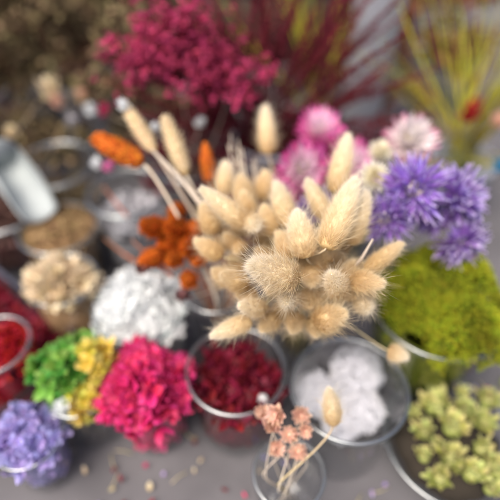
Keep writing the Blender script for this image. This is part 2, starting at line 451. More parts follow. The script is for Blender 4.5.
glass("drinking_glass", "low glass of lavender florets in the lower left foreground", cH, .027, .06)
heap("lavender_florets", "pale lavender florets filling the low glass in the lower left foreground", "florets", M['lav'], cH, .027, .06, .058, 190, .006, dome=.013, over=.002)
glass("drinking_glass", "glass of fine light brown seeds behind the cream flowers", cI, .042, .075, rimr=.0022)
heap("brown_seeds", "fine light brown seed heads filling the glass behind the cream flowers", "seeds", M['seed'], cI, .042, .075, .068, 620, .0038, npet=3, dome=.014, lump=.008)
glass("drinking_glass", "wide glass of dark brown spice with the pale scoop in it", cJ, .05, .08, rimr=.0026)
heap("dark_spice", "dark brown dried spice in the glass under the pale scoop", "spice", M['dark'], cJ, .05, .08, .06, 300, .006, npet=3, dome=.006, sharp=.5)
glass("drinking_glass", "large clear glass of dull brown stalks at the foot of the brown bouquets", cK, .047, .10, rimr=.0028)
heap("brown_stalks", "dull brown chopped stalks low in the large rear glass", "stalks", M['brown'], cK, .047, .10, .05, 260, .008, npet=2, dome=.006, sharp=.8, wide=.35)
glass("drinking_glass", "clear glass of pale grey potpourri below the orange cone head", cL, .043, .10, rimr=.0026)
heap("pale_potpourri", "pale grey and mauve potpourri in the glass below the orange cone head", "potpourri", M['potp'], cL, .043, .10, .066, 300, .006, npet=3, dome=.006, sharp=.3)
glass("drinking_glass", "narrow glass that holds the orange bunny tails", cO, .030, .10)
glass("glass_vase", "clear glass vase that holds the cream bunny tails, almost hidden by them", cV, .033, .115, "vase")
glass("glass_bowl", "wide clear glass overflowing with lime green moss", cS, .056, .10, "bowl", .8)

# clear plastic tray with dark red petals
p1, p2 = at(20, 287, .055), at(97, 347, .055)
dx = Vector((p2.x - p1.x, p2.y - p1.y, 0)).normalized(); nr = Vector((dx.y, -dx.x, 0))
if nr.y > 0: nr = -nr
TL, TW, TH = .20, .135, .05
q2 = Vector((p2.x, p2.y, 0)) + dx * -.018
ctr = q2 - dx * TL / 2 + nr * TW / 2
tr = thing("plastic_tray", "clear plastic tray of dark red petals at the left with a glass standing in it", "tray", (ctr.x, ctr.y, .001), None, math.atan2(dx.y, dx.x))
mb = MB()
mb.box(Matrix.Translation((0, 0, 0)), TL, TW, .003, .0005)
mb.build("tray_base", M['plastic'], tr)
for sx, sy, lx, ly in ((0, 1, TL, .002), (0, -1, TL, .002), (1, 0, .002, TW - .004), (-1, 0, .002, TW - .004)):
    mb = MB(); mb.box(Matrix.Translation((sx * (TL / 2 - .001), sy * (TW / 2 - .001), .003)), lx, ly, TH - .003, .0005); mb.build("tray_wall", M['plastic'], tr)
mb = MB(); a, b = TL / 2 + .001, TW / 2 + .001
mb.tube([Vector(v) for v in ((-a, -b, TH), (a, -b, TH), (a, b, TH), (-a, b, TH), (-a, -b, TH))], .003, 8); mb.build("tray_rim", M['plastic_rim'], tr)
mb = MB(); mb.box(Matrix.Translation((0, 0, .0035)), TL - .008, TW - .008, .022, .004, .2)
rotz = Matrix.Rotation(math.atan2(dx.y, dx.x), 4, 'Z'); Mi = (Matrix.Translation(ctr) @ rotz).inverted()
for k in range(750):
    p = Vector((rnd(-.5, .5) * (TL - .014), rnd(-.5, .5) * (TW - .014), rnd(.024, .034)))
    wp = Matrix.Translation(ctr) @ rotz @ p
    if (Vector((wp.x, wp.y)) - Vector((cG.x, cG.y))).length < .034: continue
    mb.floret(Matrix.Translation(p) @ frame((Vector((0, 0, 1)) + rvec() * .9).normalized()), .008 * rnd(.7, 1.2), 3, .3, .2, .3, .7)
o = mb.build("tray_petals", M['dred']); o.location = (ctr.x, ctr.y, .001); o.rotation_euler = (0, 0, math.atan2(dx.y, dx.x))
tag(o, "dark red dried petals spread in the clear plastic tray", "petals", None, "stuff")
mb = MB(); mb.petal(Matrix.Identity(4), .026, .009, .1, .2, .6, 6, .9)
o = mb.build("dried_leaf", M['yellow']); pl = at(29, 375, .043); o.matrix_basis = Matrix.Translation(pl) @ Matrix.Rotation(R(62), 4, 'Z') @ Matrix.Rotation(R(-8), 4, 'Y')
tag(o, "single yellow leaf on the dark red petals of the tray", "leaf")

# cream flowers: each one a thing
protoE = []
for k in range(4):
    mb = MB(); mb.ball(Vector((0, 0, 0)), .0032, 8, 6, .6)
    for j in range(3): mb.floret(Matrix.Translation((0, 0, .001 * j)) , .0052 - .0008 * j, 5, .5, .3, .3, .8, .3 + .3 * j)
    protoE.append(mb.mesh("cream_flower", M['beige']))
mb = MB(); mb.lathe([(.0005, .009), (.026, .009), (.028, .03), (.0295, .06), (.02, .064), (.0005, .066)], 32, .3, wob=.004, freq=120)
o = mb.build("flower_bed", M['seed']); o.location = (cE.x, cE.y, .001); tag(o, "brown stalks and husks under the cream flowers in their small glass", "husks", None, "stuff")
for k in range(64):
    q, a = math.sqrt(random.random()) * .88, rnd(0, 2 * PI); rr = .030 * q
    d = (Vector((math.cos(a) * q, math.sin(a) * q, .8)) + rvec() * .6).normalized()
    p = Vector((cE.x + rr * math.cos(a), cE.y - .005 + rr * math.sin(a), .073 + .022 * (1 - q * q) + rnd(0, .006)))
    o = link("cream_flower", protoE[k % 4], None, Matrix.Translation(p) @ frame(d) @ Matrix.Scale(rnd(1.2, 1.9), 4))
    tag(o, "small cream dried flower heaped in the small left glass", "dried flower", "cream flowers in the small left glass")

# scoop in the dark glass
a0, a1 = W(-22, 128, .545), W(40, 208, .50)
d = (a1 - a0); Ls = d.length
sc = thing("spice_scoop", "pale grey scoop lying across the glass of dark brown spice", "scoop")
sc.matrix_basis = Matrix.Translation(a0) @ frame(d, Vector((0, .2, 1)))
mb = MB(); n = 12; vs = []
rows = 10
for i in range(rows + 1):
    z = Ls * (.35 + .65 * i / rows); half = R(150) * (1 - .42 * max(0, (i / rows - .55) / .45))
    for k in range(n + 1):
        a = PI + half * (-1 + 2 * k / n) * .72
        vs.append((.021 * math.cos(a), .021 * math.sin(a), z))
for v in list(vs): vs.append((v[0] * .93, v[1] * .93, v[2]))
fs = []; off = (rows + 1) * (n + 1)
for i in range(rows):
    for k in range(n):
        q = i * (n + 1) + k; fs += [(q, q + 1, q + n + 2, q + n + 1), (off + q, off + q + n + 1, off + q + n + 2, off + q + 1)]
    for k in (0, n): q = i * (n + 1) + k; fs.append((q, q + n + 1, off + q + n + 1, off + q))
for i in (0, rows):
    for k in range(n): q = i * (n + 1) + k; fs.append((q, q + 1, off + q + 1, off + q))
mb.add(vs, fs, [0] * len(vs), .5)
mb.lathe([(.0005, Ls * .345), (.0195, Ls * .345), (.0205, Ls * .35), (.0205, Ls * .37), (.0005, Ls * .37)], 24)
mb.build("scoop_bowl", M['alu'], sc)
mb = MB(); mb.tube([Vector((0, 0, 0)), Vector((0, 0, Ls * .02)), Vector((0, 0, Ls * .2)), Vector((0, 0, Ls * .345))], [.006, .008, .007, .0065], 14); mb.build("handle", M['alu'], sc)

# ------------------------------------------------------------------ moss
mb = MB(); Rm = .053
random.seed(17)
LUMPS = []
for k in range(85):
    a = rnd(0, 2 * PI); q = math.sqrt(random.random()); LUMPS.append((.060 * q * math.cos(a), .060 * q * math.sin(a), rnd(.006, .0125), rnd(-.006, .006)))
def mossbase(x, y):
    q = min(1.05, math.hypot(x, y) / .062)
    f = .098 + .036 * (1 - q ** 2.2) + .020 * noise.noise(Vector((x * 30, y * 30, 3)))
    return f - .03 * max(0, (x - .018) / .04) * max(0, .5 + y / .08)         # hollow towards the rear right
def mossurf(x, y):
    best = -.017
    for lx, ly, lr, lz in LUMPS:
        d2 = (x - lx) ** 2 + (y - ly) ** 2
        if d2 < lr * lr: best = max(best, math.sqrt(lr * lr - d2) * 1.15 - .004 + lz)
    return mossbase(x, y) + best
mo = []
for i in range(15):
    for k in range(56):
        q = max(.01, 1 - i / 14); a = 2 * PI * k / 56; x, y = .049 * q * math.cos(a), .049 * q * math.sin(a)
        mo.append((x, y, min(mossurf(x, y), mossbase(x, y)) - .005))
mb.add(mo, [(i * 56 + k, i * 56 + (k + 1) % 56, (i + 1) * 56 + (k + 1) % 56, (i + 1) * 56 + k) for i in range(14) for k in range(56)], [.2] * len(mo), .3)
mb.lathe([(.0005, .012), (.040, .012), (.0445, .05), (.049, .08), (.0495, .092), (.049, .098)], 56, .3, wob=.002, freq=130)
core_f = len(mb.f)
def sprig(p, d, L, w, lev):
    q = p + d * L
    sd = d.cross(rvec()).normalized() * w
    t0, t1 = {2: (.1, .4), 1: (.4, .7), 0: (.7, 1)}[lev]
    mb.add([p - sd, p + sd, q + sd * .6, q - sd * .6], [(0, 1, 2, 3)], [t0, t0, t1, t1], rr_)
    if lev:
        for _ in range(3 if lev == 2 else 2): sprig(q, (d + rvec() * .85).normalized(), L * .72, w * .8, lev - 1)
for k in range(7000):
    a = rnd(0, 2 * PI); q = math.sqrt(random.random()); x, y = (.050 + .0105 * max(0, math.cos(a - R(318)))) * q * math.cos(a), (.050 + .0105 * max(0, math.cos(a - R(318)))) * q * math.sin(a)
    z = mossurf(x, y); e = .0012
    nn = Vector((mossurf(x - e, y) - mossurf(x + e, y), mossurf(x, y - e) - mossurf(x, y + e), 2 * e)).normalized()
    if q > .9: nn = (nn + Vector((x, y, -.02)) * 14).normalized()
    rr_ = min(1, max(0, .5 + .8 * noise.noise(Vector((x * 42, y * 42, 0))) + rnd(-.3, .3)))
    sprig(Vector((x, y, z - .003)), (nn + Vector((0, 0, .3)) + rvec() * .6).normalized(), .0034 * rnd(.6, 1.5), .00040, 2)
for k in range(900):      # tufts hanging over the near rim
    a = rnd(R(284), R(350)); zz = rnd(-.016, .004); rr2 = .058 + rnd(0, .004)
    if zz < -.004 + .012 * noise.noise(Vector((a * 4, 0, 1))): continue
    rr_ = random.random() * .6
    sprig(Vector((rr2 * math.cos(a), rr2 * math.sin(a), .103 + zz)), (Vector((math.cos(a), math.sin(a), .1)) + rvec() * .7).normalized(), .0028, .0004, 2)
for k in range(1100):     # pressed against the wall of the glass
    a = rnd(0, 2 * PI); z = rnd(.014, .1); rr2 = .041 + .0095 * ((z - .012) / .085)
    rr_ = random.random() * .5
    sprig(Vector((rr2 * math.cos(a), rr2 * math.sin(a), z)), (Vector((math.cos(a) * .3, math.sin(a) * .3, 0)) + rvec() * .8).normalized(), .002, .0004, 1)
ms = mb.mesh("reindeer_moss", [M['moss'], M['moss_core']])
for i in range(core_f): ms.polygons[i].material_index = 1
o = link("reindeer_moss", ms); o.location = (cS.x, cS.y, .001)
tag(o, "lime green reindeer moss mounded over the rim of the wide glass", "moss", None, "stuff")

# ------------------------------------------------------------------ bunny tails
def tail_mesh(L, w, mats, fuzz=8500, awns=520, seed=0, pw=.7, name="seed_head"):
    random.seed(seed)
    mb = MB()
    def rad(s): return w / 2 * max(.02, math.sin(PI * (0.035 + .965 * s) ** pw)) ** .62
    prof = [(.0002, -.002 * w)] + [(rad(i / 22) * .82, L * i / 22) for i in range(23)] + [(.0001, L * 1.004)]
    mb.lathe(prof, 22, .5, wob=w * .09, freq=4 / w, seed=seed * 3.1)
    ncore = len(mb.f)
    for k in range(fuzz):                    # short dense coat, lying along the head
        s = random.random() ** .9; a = rnd(0, 2 * PI); r0 = rad(s) * .80
        p = Vector((r0 * math.cos(a), r0 * math.sin(a), L * s))
        slope = (rad(min(1, s + .03)) - rad(max(0, s - .03))) / (.06 * L)
        nn = Vector((math.cos(a), math.sin(a), -slope)).normalized()
        tuft = noise.noise(Vector((p.x, p.y, p.z)) * (7 / w) + Vector((seed, 0, 0)))
        d = (nn * (.40 + .3 * tuft) + Vector((0, 0, rnd(.5, 1.0))) + rvec() * .34).normalized()
        o = len(mb.v)
        mb.hair(p, d, w * rnd(.16, .34) * (1 + .5 * tuft), w * .0056)
        mb.t[o:o + 3] = [s * .8, s * .8, min(1, s * .8 + .28)]
    for k in range(awns):                    # long soft awns, most of them from the lower half
        s = random.random() ** 1.5 * .95; a = rnd(0, 2 * PI); r0 = rad(s) * .9
        p = Vector((r0 * math.cos(a), r0 * math.sin(a), L * s))
        d = (Vector((math.cos(a), math.sin(a), 0)) * .75 + Vector((0, 0, rnd(.3, 1.2))) + rvec() * .35).normalized()
        o = len(mb.v); b_ = (rvec() + Vector((0, 0, .6))) * 1.2
        side = d.cross(rvec()).normalized() * w * .0036; ln = w * rnd(.35, .75)
        q = [p + d * ln * u + b_ * ln * .35 * u * u for u in (0, .4, .75, 1)]
        mb.add([q[0] - side, q[0] + side, q[1] + side * .8, q[1] - side * .8, q[2] + side * .5, q[2] - side * .5, q[3]],
               [(0, 1, 2, 3), (3, 2, 4, 5), (5, 4, 6)], [s * .7 + .1] * 2 + [s * .6 + .25] * 2 + [s * .5 + .35] * 2 + [s * .5 + .45], random.random())
    me = mb.mesh(name, mats)
    for i in range(ncore): me.polygons[i].material_index = 1
    random.seed(seed * 13 + 5)
    return me
def bract_mesh(L, w, mat, seed):
    """a dyed seed head: many small ragged bracts, paler at their tips"""
    random.seed(seed); mb = MB()
    def rad(s): return w / 2 * max(.02, math.sin(PI * (0.05 + .94 * s) ** .75)) ** .65
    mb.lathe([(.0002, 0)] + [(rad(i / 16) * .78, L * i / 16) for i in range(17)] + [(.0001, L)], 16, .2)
    mb.t = [0] * len(mb.t)  # whole core takes the dark root colour, as painted shade between bracts
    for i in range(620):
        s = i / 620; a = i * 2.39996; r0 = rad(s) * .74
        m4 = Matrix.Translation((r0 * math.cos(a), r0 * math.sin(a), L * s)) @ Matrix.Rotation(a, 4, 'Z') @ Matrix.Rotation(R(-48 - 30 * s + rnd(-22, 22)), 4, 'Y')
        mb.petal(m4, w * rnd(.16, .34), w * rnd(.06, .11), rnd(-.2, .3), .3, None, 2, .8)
    return mb.mesh("seed_head", mat)
TAILS = {}
for cname, mats in (("cream", [M['cream'], M['cream_core']]), ("gold", [M['gold'], M['gold_core']])):
    TAILS[cname] = [(asp, [tail_mesh(.018 * asp, .018, mats, seed=int(asp * 10) + k, pw=.62 if asp < 1.6 else .72) for k in range(2)]) for asp in (1.25, 1.7, 2.2, 2.9)]
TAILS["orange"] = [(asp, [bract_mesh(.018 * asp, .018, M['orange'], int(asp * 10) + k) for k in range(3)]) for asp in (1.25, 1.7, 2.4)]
random.seed(11)
ntail = 0
def stem_to(parent, base, dirv, mouth, bottom, mat, r0=.0006, r1=.0009, name="stem"):
    """a stalk, in the thing's own space, from the head down into its glass"""
    inv = parent.matrix_basis.inverted()
    L = (base - mouth).length
    pts = bez(base - dirv * .002, base + dirv * min(.014, L * .3), mouth + (mouth - bottom).normalized() * L * .25, mouth, 12)
    pts += [mouth.lerp(bottom, k / 3) for k in (1, 2, 3)]
    mb = MB(); n = len(pts)
    mb.tube([inv @ p for p in pts], [r0 + (r1 - r0) * i / (n - 1) for i in range(n)], 6)
    return mb.build(name, mat, parent)
def in_vase(c, r, h, k=None):
    a = rnd(0, 2 * PI); q = math.sqrt(random.random())
    m = Vector((c.x + r * .75 * q * math.cos(a), c.y + r * .75 * q * math.sin(a), h))
    b = Vector((c.x - r * .45 * q * math.cos(a), c.y - r * .45 * q * math.sin(a), .012))
    return m, b
def bunny(label, tip, base, wpx, dt, db, col="cream", vase=(cV, .033, .113), group="cream bunny tails in the central bunch", name="bunny_tail", stem=True):
    global ntail
    P1, P0 = W(tip[0], tip[1], dt), W(base[0], base[1], db)
    P1 = P0.lerp(P1, .93); ax = P1 - P0; L = ax.length; w = (.98 if col == 'orange' else .92) * wpx * (dt + db) / 2 / FPX
    asp = L / w
    best = min(TAILS[col], key=lambda q: abs(math.log(q[0] / asp)))
    me = best[1][ntail % len(best[1])]; ntail += 1
    t = thing(name, label, "dried grass" if "cone" not in name else "dried flower", (0, 0, 0), group)
    t.matrix_basis = Matrix.Translation(P0)
    fr = frame(ax, Vector((math.cos(ntail), math.sin(ntail), .3)))
    link("seed_head", me, t, fr @ Matrix.Diagonal((w / .018, w / .018, L / (best[0] * .018), 1)))
    if stem:
        m, b = in_vase(*vase)
        stem_to(t, P0, -ax.normalized(), m, b, M['ostem'] if col == 'orange' else M['stem'])
    return t
BT = [
 ("sharpest cream bunny tail in the bunch, pointing out at the viewer", (249, 264), (296, 279), 37, .277, .298, "cream"),
 ("large pale upright bunny tail in the middle of the bunch, in focus", (357, 176), (327, 248), 31, .325, .300, "cream"),
 ("pale bunny tail rising tallest at the right against the pink strawflowers", (349, 133), (335, 192), 23, .365, .350, "cream"),
 ("bunny tail standing alone high above the bunch against the burgundy plumes", (265, 104), (268, 154), 19, .43, .425, "cream"),
 ("long cream bunny tail pointing up to the left beside the orange tails", (199, 187), (246, 224), 23, .325, .335, "cream"),
 ("slim cream bunny tail leaning left in front of the pink strawflowers", (306, 178), (327, 219), 20, .345, .345, "cream"),
 ("cream bunny tail right of centre top, tapering to a pale tip", (276, 181), (288, 226), 23, .355, .345, "cream"),
 ("broad cream bunny tail just left of the large upright one", (296, 210), (306, 258), 29, .310, .310, "cream"),
 ("bunny tail half hidden behind the right side of the large upright one", (368, 190), (350, 244), 24, .335, .325, "cream"),
 ("slender tan bunny tail reaching out over the moss to the purple flowers", (404, 242), (366, 271), 19, .325, .320, "gold"),
 ("oval cream bunny tail facing the viewer below the large upright one", (331, 273), (339, 292), 24, .290, .315, "cream"),
 ("tan bunny tail with a white tip pointing right at the moss", (382, 284), (352, 280), 24, .300, .315, "gold"),
 ("small spiky bunny tail lowest at the right beside the moss", (369, 309), (360, 302), 21, .305, .335, "cream"),
 ("large tan bunny tail hanging over the rim of the white cotton glass", (343, 313), (318, 322), 30, .305, .325, "gold"),
 ("round cream bunny tail facing the viewer just below the sharpest one", (286, 303), (290, 296), 23, .292, .325, "cream"),
 ("cream bunny tail with bright tip at the lower left of the sharpest one", (239, 305), (263, 309), 20, .305, .325, "cream"),
 ("cream bunny tail lying lowest over the dark red petal glass", (210, 337), (251, 320), 20, .320, .325, "cream"),
 ("golden bunny tail with a pale end at the left side of the bunch", (221, 273), (247, 287), 22, .325, .335, "gold"),
 ("rounded golden bunny tail peeping out left of the pale ended one", (213, 271), (231, 281), 19, .345, .35, "gold"),
 ("golden bunny tail tucked under the lowest left cream one", (262, 329), (275, 316), 20, .325, .34, "gold"),
 ("golden bunny tail hanging above the gap between the two front glasses", (293, 331), (297, 316), 20, .325, .34, "gold"),
 ("small golden bunny tail between the bright tipped and the pale ended ones", (238, 292), (254, 298), 19, .335, .345, "gold"),
 ("pale tan bunny tail pointing left over the orange tails", (195, 240), (222, 257), 20, .345, .345, "gold"),
 ("small golden bunny tail seen end on above the sharpest one at left", (237, 252), (241, 244), 15, .330, .355, "gold"),
 ("thin golden bunny tail above the small end on one", (225, 234), (236, 246), 14, .345, .355, "gold"),
 ("golden bunny tail behind the long left pointing one", (202, 203), (215, 234), 21, .355, .355, "gold"),
 ("cream bunny tail end at the root of the long left pointing one", (256, 228), (250, 219), 20, .315, .34, "cream"),
 ("upright cream bunny tail at the back left of the bunch", (226, 160), (224, 195), 19, .39, .385, "cream"),
 ("golden bunny tail at the back, in front of the white twigs", (240, 175), (246, 208), 21, .375, .37, "gold"),
 ("lower golden bunny tail stacked in front of the one by the white twigs", (243, 192), (250, 216), 18, .355, .355, "gold"),
 ("tan bunny tail at the back between two cream ones", (266, 171), (263, 200), 20, .385, .38, "gold"),
 ("golden bunny tail deep in the gap at the centre of the bunch", (263, 205), (272, 236), 20, .35, .345, "gold"),
 ("golden bunny tail deep below the broad cream one", (311, 284), (313, 268), 22, .315, .335, "gold"),
 ("golden bunny tail deep between the oval and the round facing ones", (309, 305), (311, 295), 22, .32, .34, "gold"),
 ("cream bunny tail in the shade left of the broad one", (279, 233), (292, 258), 22, .325, .325, "gold"),
 ("cream bunny tail filling the gap below the two leaning right ones", (321, 228), (328, 262), 24, .325, .33, "cream"),
 ("golden bunny tail low behind the oval facing one", (352, 262), (346, 285), 22, .325, .335, "gold"),
 ("golden bunny tail over the left rim of the white cotton glass", (317, 335), (313, 318), 19, .33, .345, "gold"),
 ("golden bunny tail low at the right of the bunch under the white tipped one", (356, 296), (346, 290), 19, .32, .34, "gold"),
 ("pale peach bunny tail drooping between cotton glass and moss glass", (407, 357), (388, 351), 18, .350, .355, "cream"),
]
for lab, tip, base, w, dt, db, col in BT: bunny(lab, tip, base, w, dt, db, col)
cP = Vector((.028, .134, 0))
FILL = [(300, 272, 306, 262, .33), (322, 300, 320, 288, .335), (341, 255, 337, 272, .335), (270, 290, 278, 285, .335), (283, 255, 290, 268, .345), (302, 232, 306, 256, .345),
        (258, 250, 272, 262, .35), (230, 258, 246, 270, .355), (216, 228, 232, 246, .365), (234, 212, 246, 234, .37), (286, 208, 292, 236, .37), (318, 252, 318, 272, .325), (361, 262, 350, 278, .345), (276, 320, 286, 306, .345),
        (330, 330, 322, 312, .35), (341, 300, 334, 290, .34), (251, 315, 264, 304, .35), (345, 225, 340, 254, .345), (262, 222, 270, 246, .36), (372, 296, 358, 290, .345)]
for k, (a, b, c_, d_, dep) in enumerate(FILL): bunny("golden bunny tail packed deep inside the bunch, mostly covered by those in front", (a, b), (c_, d_), 21, dep, dep + .012, "gold", group="covered bunny tails deep in the bunch")
bunny("single bunny tail standing up in the foreground against the white cotton glass", (329, 388), (334, 424), 20, .318, .330, "cream", (cP, .024, .07), "cream bunny tails in the foreground")

# orange bunny tails
OT = [
 ("bright orange bunny tail outermost at the left of the orange bunch", (143, 224), (163, 231), 24, .385, .41, "orange"),
 ("orange bunny tail at the top of the orange bunch", (174, 204), (179, 219), 21, .41, .415, "orange"),
 ("round orange bunny tail in the middle of the orange bunch", (168, 224), (184, 234), 25, .385, .41, "orange"),
 ("orange bunny tail lowest left, drooping towards the white florets", (141, 261), (163, 254), 20, .385, .40, "orange"),
 ("orange bunny tail beside the tan left pointing bunny tail", (185, 248), (193, 246), 22, .375, .40, "orange"),
 ("orange bunny tail in the shade between the middle and lowest left ones", (160, 245), (176, 247), 21, .40, .415, "orange"),
 ("small orange bunny tail hanging over the rim of the white florets glass", (184, 283), (193, 277), 20, .385, .395, "orange"),
 ("orange bunny tail at the right end of the orange bunch", (193, 222), (197, 238), 19, .40, .405, "orange"),
 ("orange bunny tail low in the shade beside the lowest left one", (168, 262), (180, 256), 20, .39, .405, "orange"),
 ("orange bunny tail nearest the centre, over the rim of its glass", (196, 262), (200, 252), 20, .385, .40, "orange"),
 ("narrow orange bunny tail standing upright against the crimson sprays", (205, 143), (210, 183), 16, .42, .415, "orange"),
]
for lab, tip, base, w, dt, db, col in OT: bunny(lab, tip, base, w, dt, db, col, (cO, .030, .098), "orange bunny tails in the narrow glass")

# scaly cone heads
def cone_mesh(L, w, mat, seed):
    random.seed(seed); mb = MB()
    def rad(s): return w / 2 * max(.02, math.sin(PI * (0.04 + .94 * s) ** .8)) ** .7
    mb.lathe([(rad(i / 16) * .85, L * i / 16) for i in range(17)], 16, .4)
    n = 26
    for i in range(n):
        s = .02 + .95 * i / n
        for k in range(11):
            a = 2 * PI * (k + .5 * (i % 2)) / 11 + rnd(-.1, .1); r0 = rad(s) * .82
            p = Vector((r0 * math.cos(a), r0 * math.sin(a), L * s))
            m4 = Matrix.Translation(p) @ Matrix.Rotation(a, 4, 'Z') @ Matrix.Rotation(R(-52 + rnd(-16, 16)), 4, 'Y')
            mb.petal(m4, w * rnd(.28, .42), w * .2, rnd(-.2, .2), .3, None, 3, .7)
    return mb.mesh("seed_head", mat)
def cone(label, tip, base, wpx, dt, db, mat, stemmat, seed, vase, group=None):
    P1, P0 = W(*tip, dt), W(*base, db); ax = P1 - P0; w = wpx * (dt + db) / 2 / FPX
    t = thing("cone_head", label, "dried flower", (0, 0, 0), group); t.matrix_basis = Matrix.Translation(P0)
    link("seed_head", cone_mesh(ax.length, w, mat, seed), t, frame(ax, Vector((1, 0, .2))))
    m, b = in_vase(*vase); stem_to(t, P0, -ax.normalized(), m, b, stemmat, .0012, .0017)
    return t
cone("orange scaly cone head sticking out to the left on a long pale stalk", (95, 138), (144, 164), 20, .40, .40, M['orange'], M['pstem'], 3, (cO, .030, .098))
cone("tan cone head with a white tip, outermost of two above the orange cone", (125, 106), (155, 152), 15, .41, .40, M['gold'], M['pstem'], 4, (cO, .030, .098))
cone("tan cone head without white tip, nearer the upright orange bunny tail", (165, 117), (186, 175), 17, .41, .40, M['gold'], M['pstem'], 5, (cO, .030, .098))
random.seed(21)

# small round flowers and buds on their own stalks
def bud(label, px, py, d, wpx, mat, vase=None, name="dried_flower", cat="dried flower", npet=6, group=None, stemmat=None, face=None):
    p = W(px, py, d); r = wpx * d / FPX / 2
    t = thing(name, label, cat, (0, 0, 0), group); t.matrix_basis = Matrix.Translation(p)
    mb = MB(); up = (Vector((rnd(-.4, .4), rnd(-.6, 0), 1)) if face is None else Vector(face)).normalized(); fr = frame(up)
    mb.ball(Vector((0, 0, 0)), r * .55, 10, 8, .5)
    for j in range(4): mb.floret(fr @ Matrix.Translation((0, 0, -r * .3 + r * .2 * j)), r * (1.05 - .16 * j), npet, .5, .3, .4, .7, .1 + .4 * j)
    mb.build("blossom", mat, t)
    if vase:
        m, b = in_vase(*vase); stem_to(t, p, Vector((0, 0, -1)), m, b, stemmat or M['pstem'], .0004, .0005)
    return t
vN = (Vector((-.075, .475, 0)), .035, .10)
bud("white tip flower perched on the outer tan cone head", 125, 108, .405, 13, M['white'], vN)
bud("white flower at the left, below the tip of the orange cone head", 96, 166, .46, 13, M['white'], vN)
bud("pink flower beside the white one below the orange cone head", 108, 168, .46, 13, M['pink'], vN)
bud("white flower between the two tan cone heads", 156, 128, .44, 10, M['white'], vN)
bud("white flower in the crimson sprays at the top edge", 182, 90, .50, 14, M['white'], vN)
bud("white flower low in the crimson sprays beside the upright orange tail", 199, 124, .50, 11, M['white'], vN)
bud("white flower at the upper right of the crimson sprays", 227, 97, .50, 12, M['white'], vN)
bud("crimson flower left of the white tip flower", 104, 112, .50, 14, M['crim'], vN)
bud("plum coloured bud at the rim of the white florets glass", 141, 270, .41, 15, M['plum'], (cO, .030, .098))
bud("mauve brown bud between white florets and small orange tail", 184, 296, .40, 17, M['plum'], (cO, .030, .098))

# twigs
def twig(label, pts, mat, r0=.0012, name="twig", cat="twig", forks=0, group=None):
    P = [W(*p) for p in pts]; t = thing(name, label, cat, (0, 0, 0), group); t.matrix_basis = Matrix.Translation(P[0])
    mb = MB(); n = len(P); mb.tube([p - P[0] for p in P], [r0 * (1 - .5 * i / (n - 1)) for i in range(n)], 6)
    for k in range(forks):
        i = rnd(.4, .95) * (n - 1); a = int(i); q = P[a].lerp(P[min(a + 1, n - 1)], i - a) - P[0]
        d = ((P[-1] - P[0]).normalized() + rvec() * .6).normalized()
        mb.tube([q, q + d * .006, q + (d + rvec() * .3) * .012], [r0 * .6, r0 * .5, r0 * .35], 5)
    mb.build("stalk", mat, t); return t
for k, (lab, pts) in enumerate([
  ("white twig leaning left above the back of the bunny tails", [(243, 208, .38), (236, 180, .40), (228, 145, .41)]),
  ("white twig pair standing above the tan back tails", [(247, 210, .38), (241, 178, .40), (238, 140, .415)]),
  ("tan twig with short forks above the tan back tails", [(252, 210, .38), (247, 185, .40), (242, 148, .41)]),
  ("white twig leaning right beside the tan back bunny tail", [(258, 210, .38), (256, 185, .40), (254, 158, .41)])]):
    twig(lab, pts, M['pstem'], .0009, forks=6)
twig("thick pale stalk running from the cone heads down into the bunch", [(238, 262, .385), (212, 218, .375), (180, 178, .385), (150, 148, .40)], M['pstem'], .0027)
twig("rust brown twig lying in the potpourri glass", [(128, 217, .49), (116, 203, .49), (103, 186, .50)], M['ostem'], .0012)
twig("rust brown twig leaning from the orange tails over the white florets", [(172, 276, .41), (150, 258, .42), (132, 240, .43)], M['ostem'], .0013)
twig("rust brown twig crossing below the potpourri glass", [(136, 262, .45), (121, 252, .46), (104, 238, .47)], M['ostem'], .0013)
for k, (lab, x0, x1) in enumerate([("violet stalk left of three between the leaning bunny tails", 330, 316), ("violet stalk in the middle of three between the leaning bunny tails", 333, 322), ("violet stalk right of three between the leaning bunny tails", 336, 329)]):
    twig(lab, [(x0 + 6, 236, .36), (x0, 210, .36), (x1, 184, .365)], M['purple'], .0007, forks=3)
twig("white cut stalk at the right side of the bunch below the purple flower", [(350, 272, .33), (362, 258, .32), (373, 239, .315)], M['pstem'], .0014)

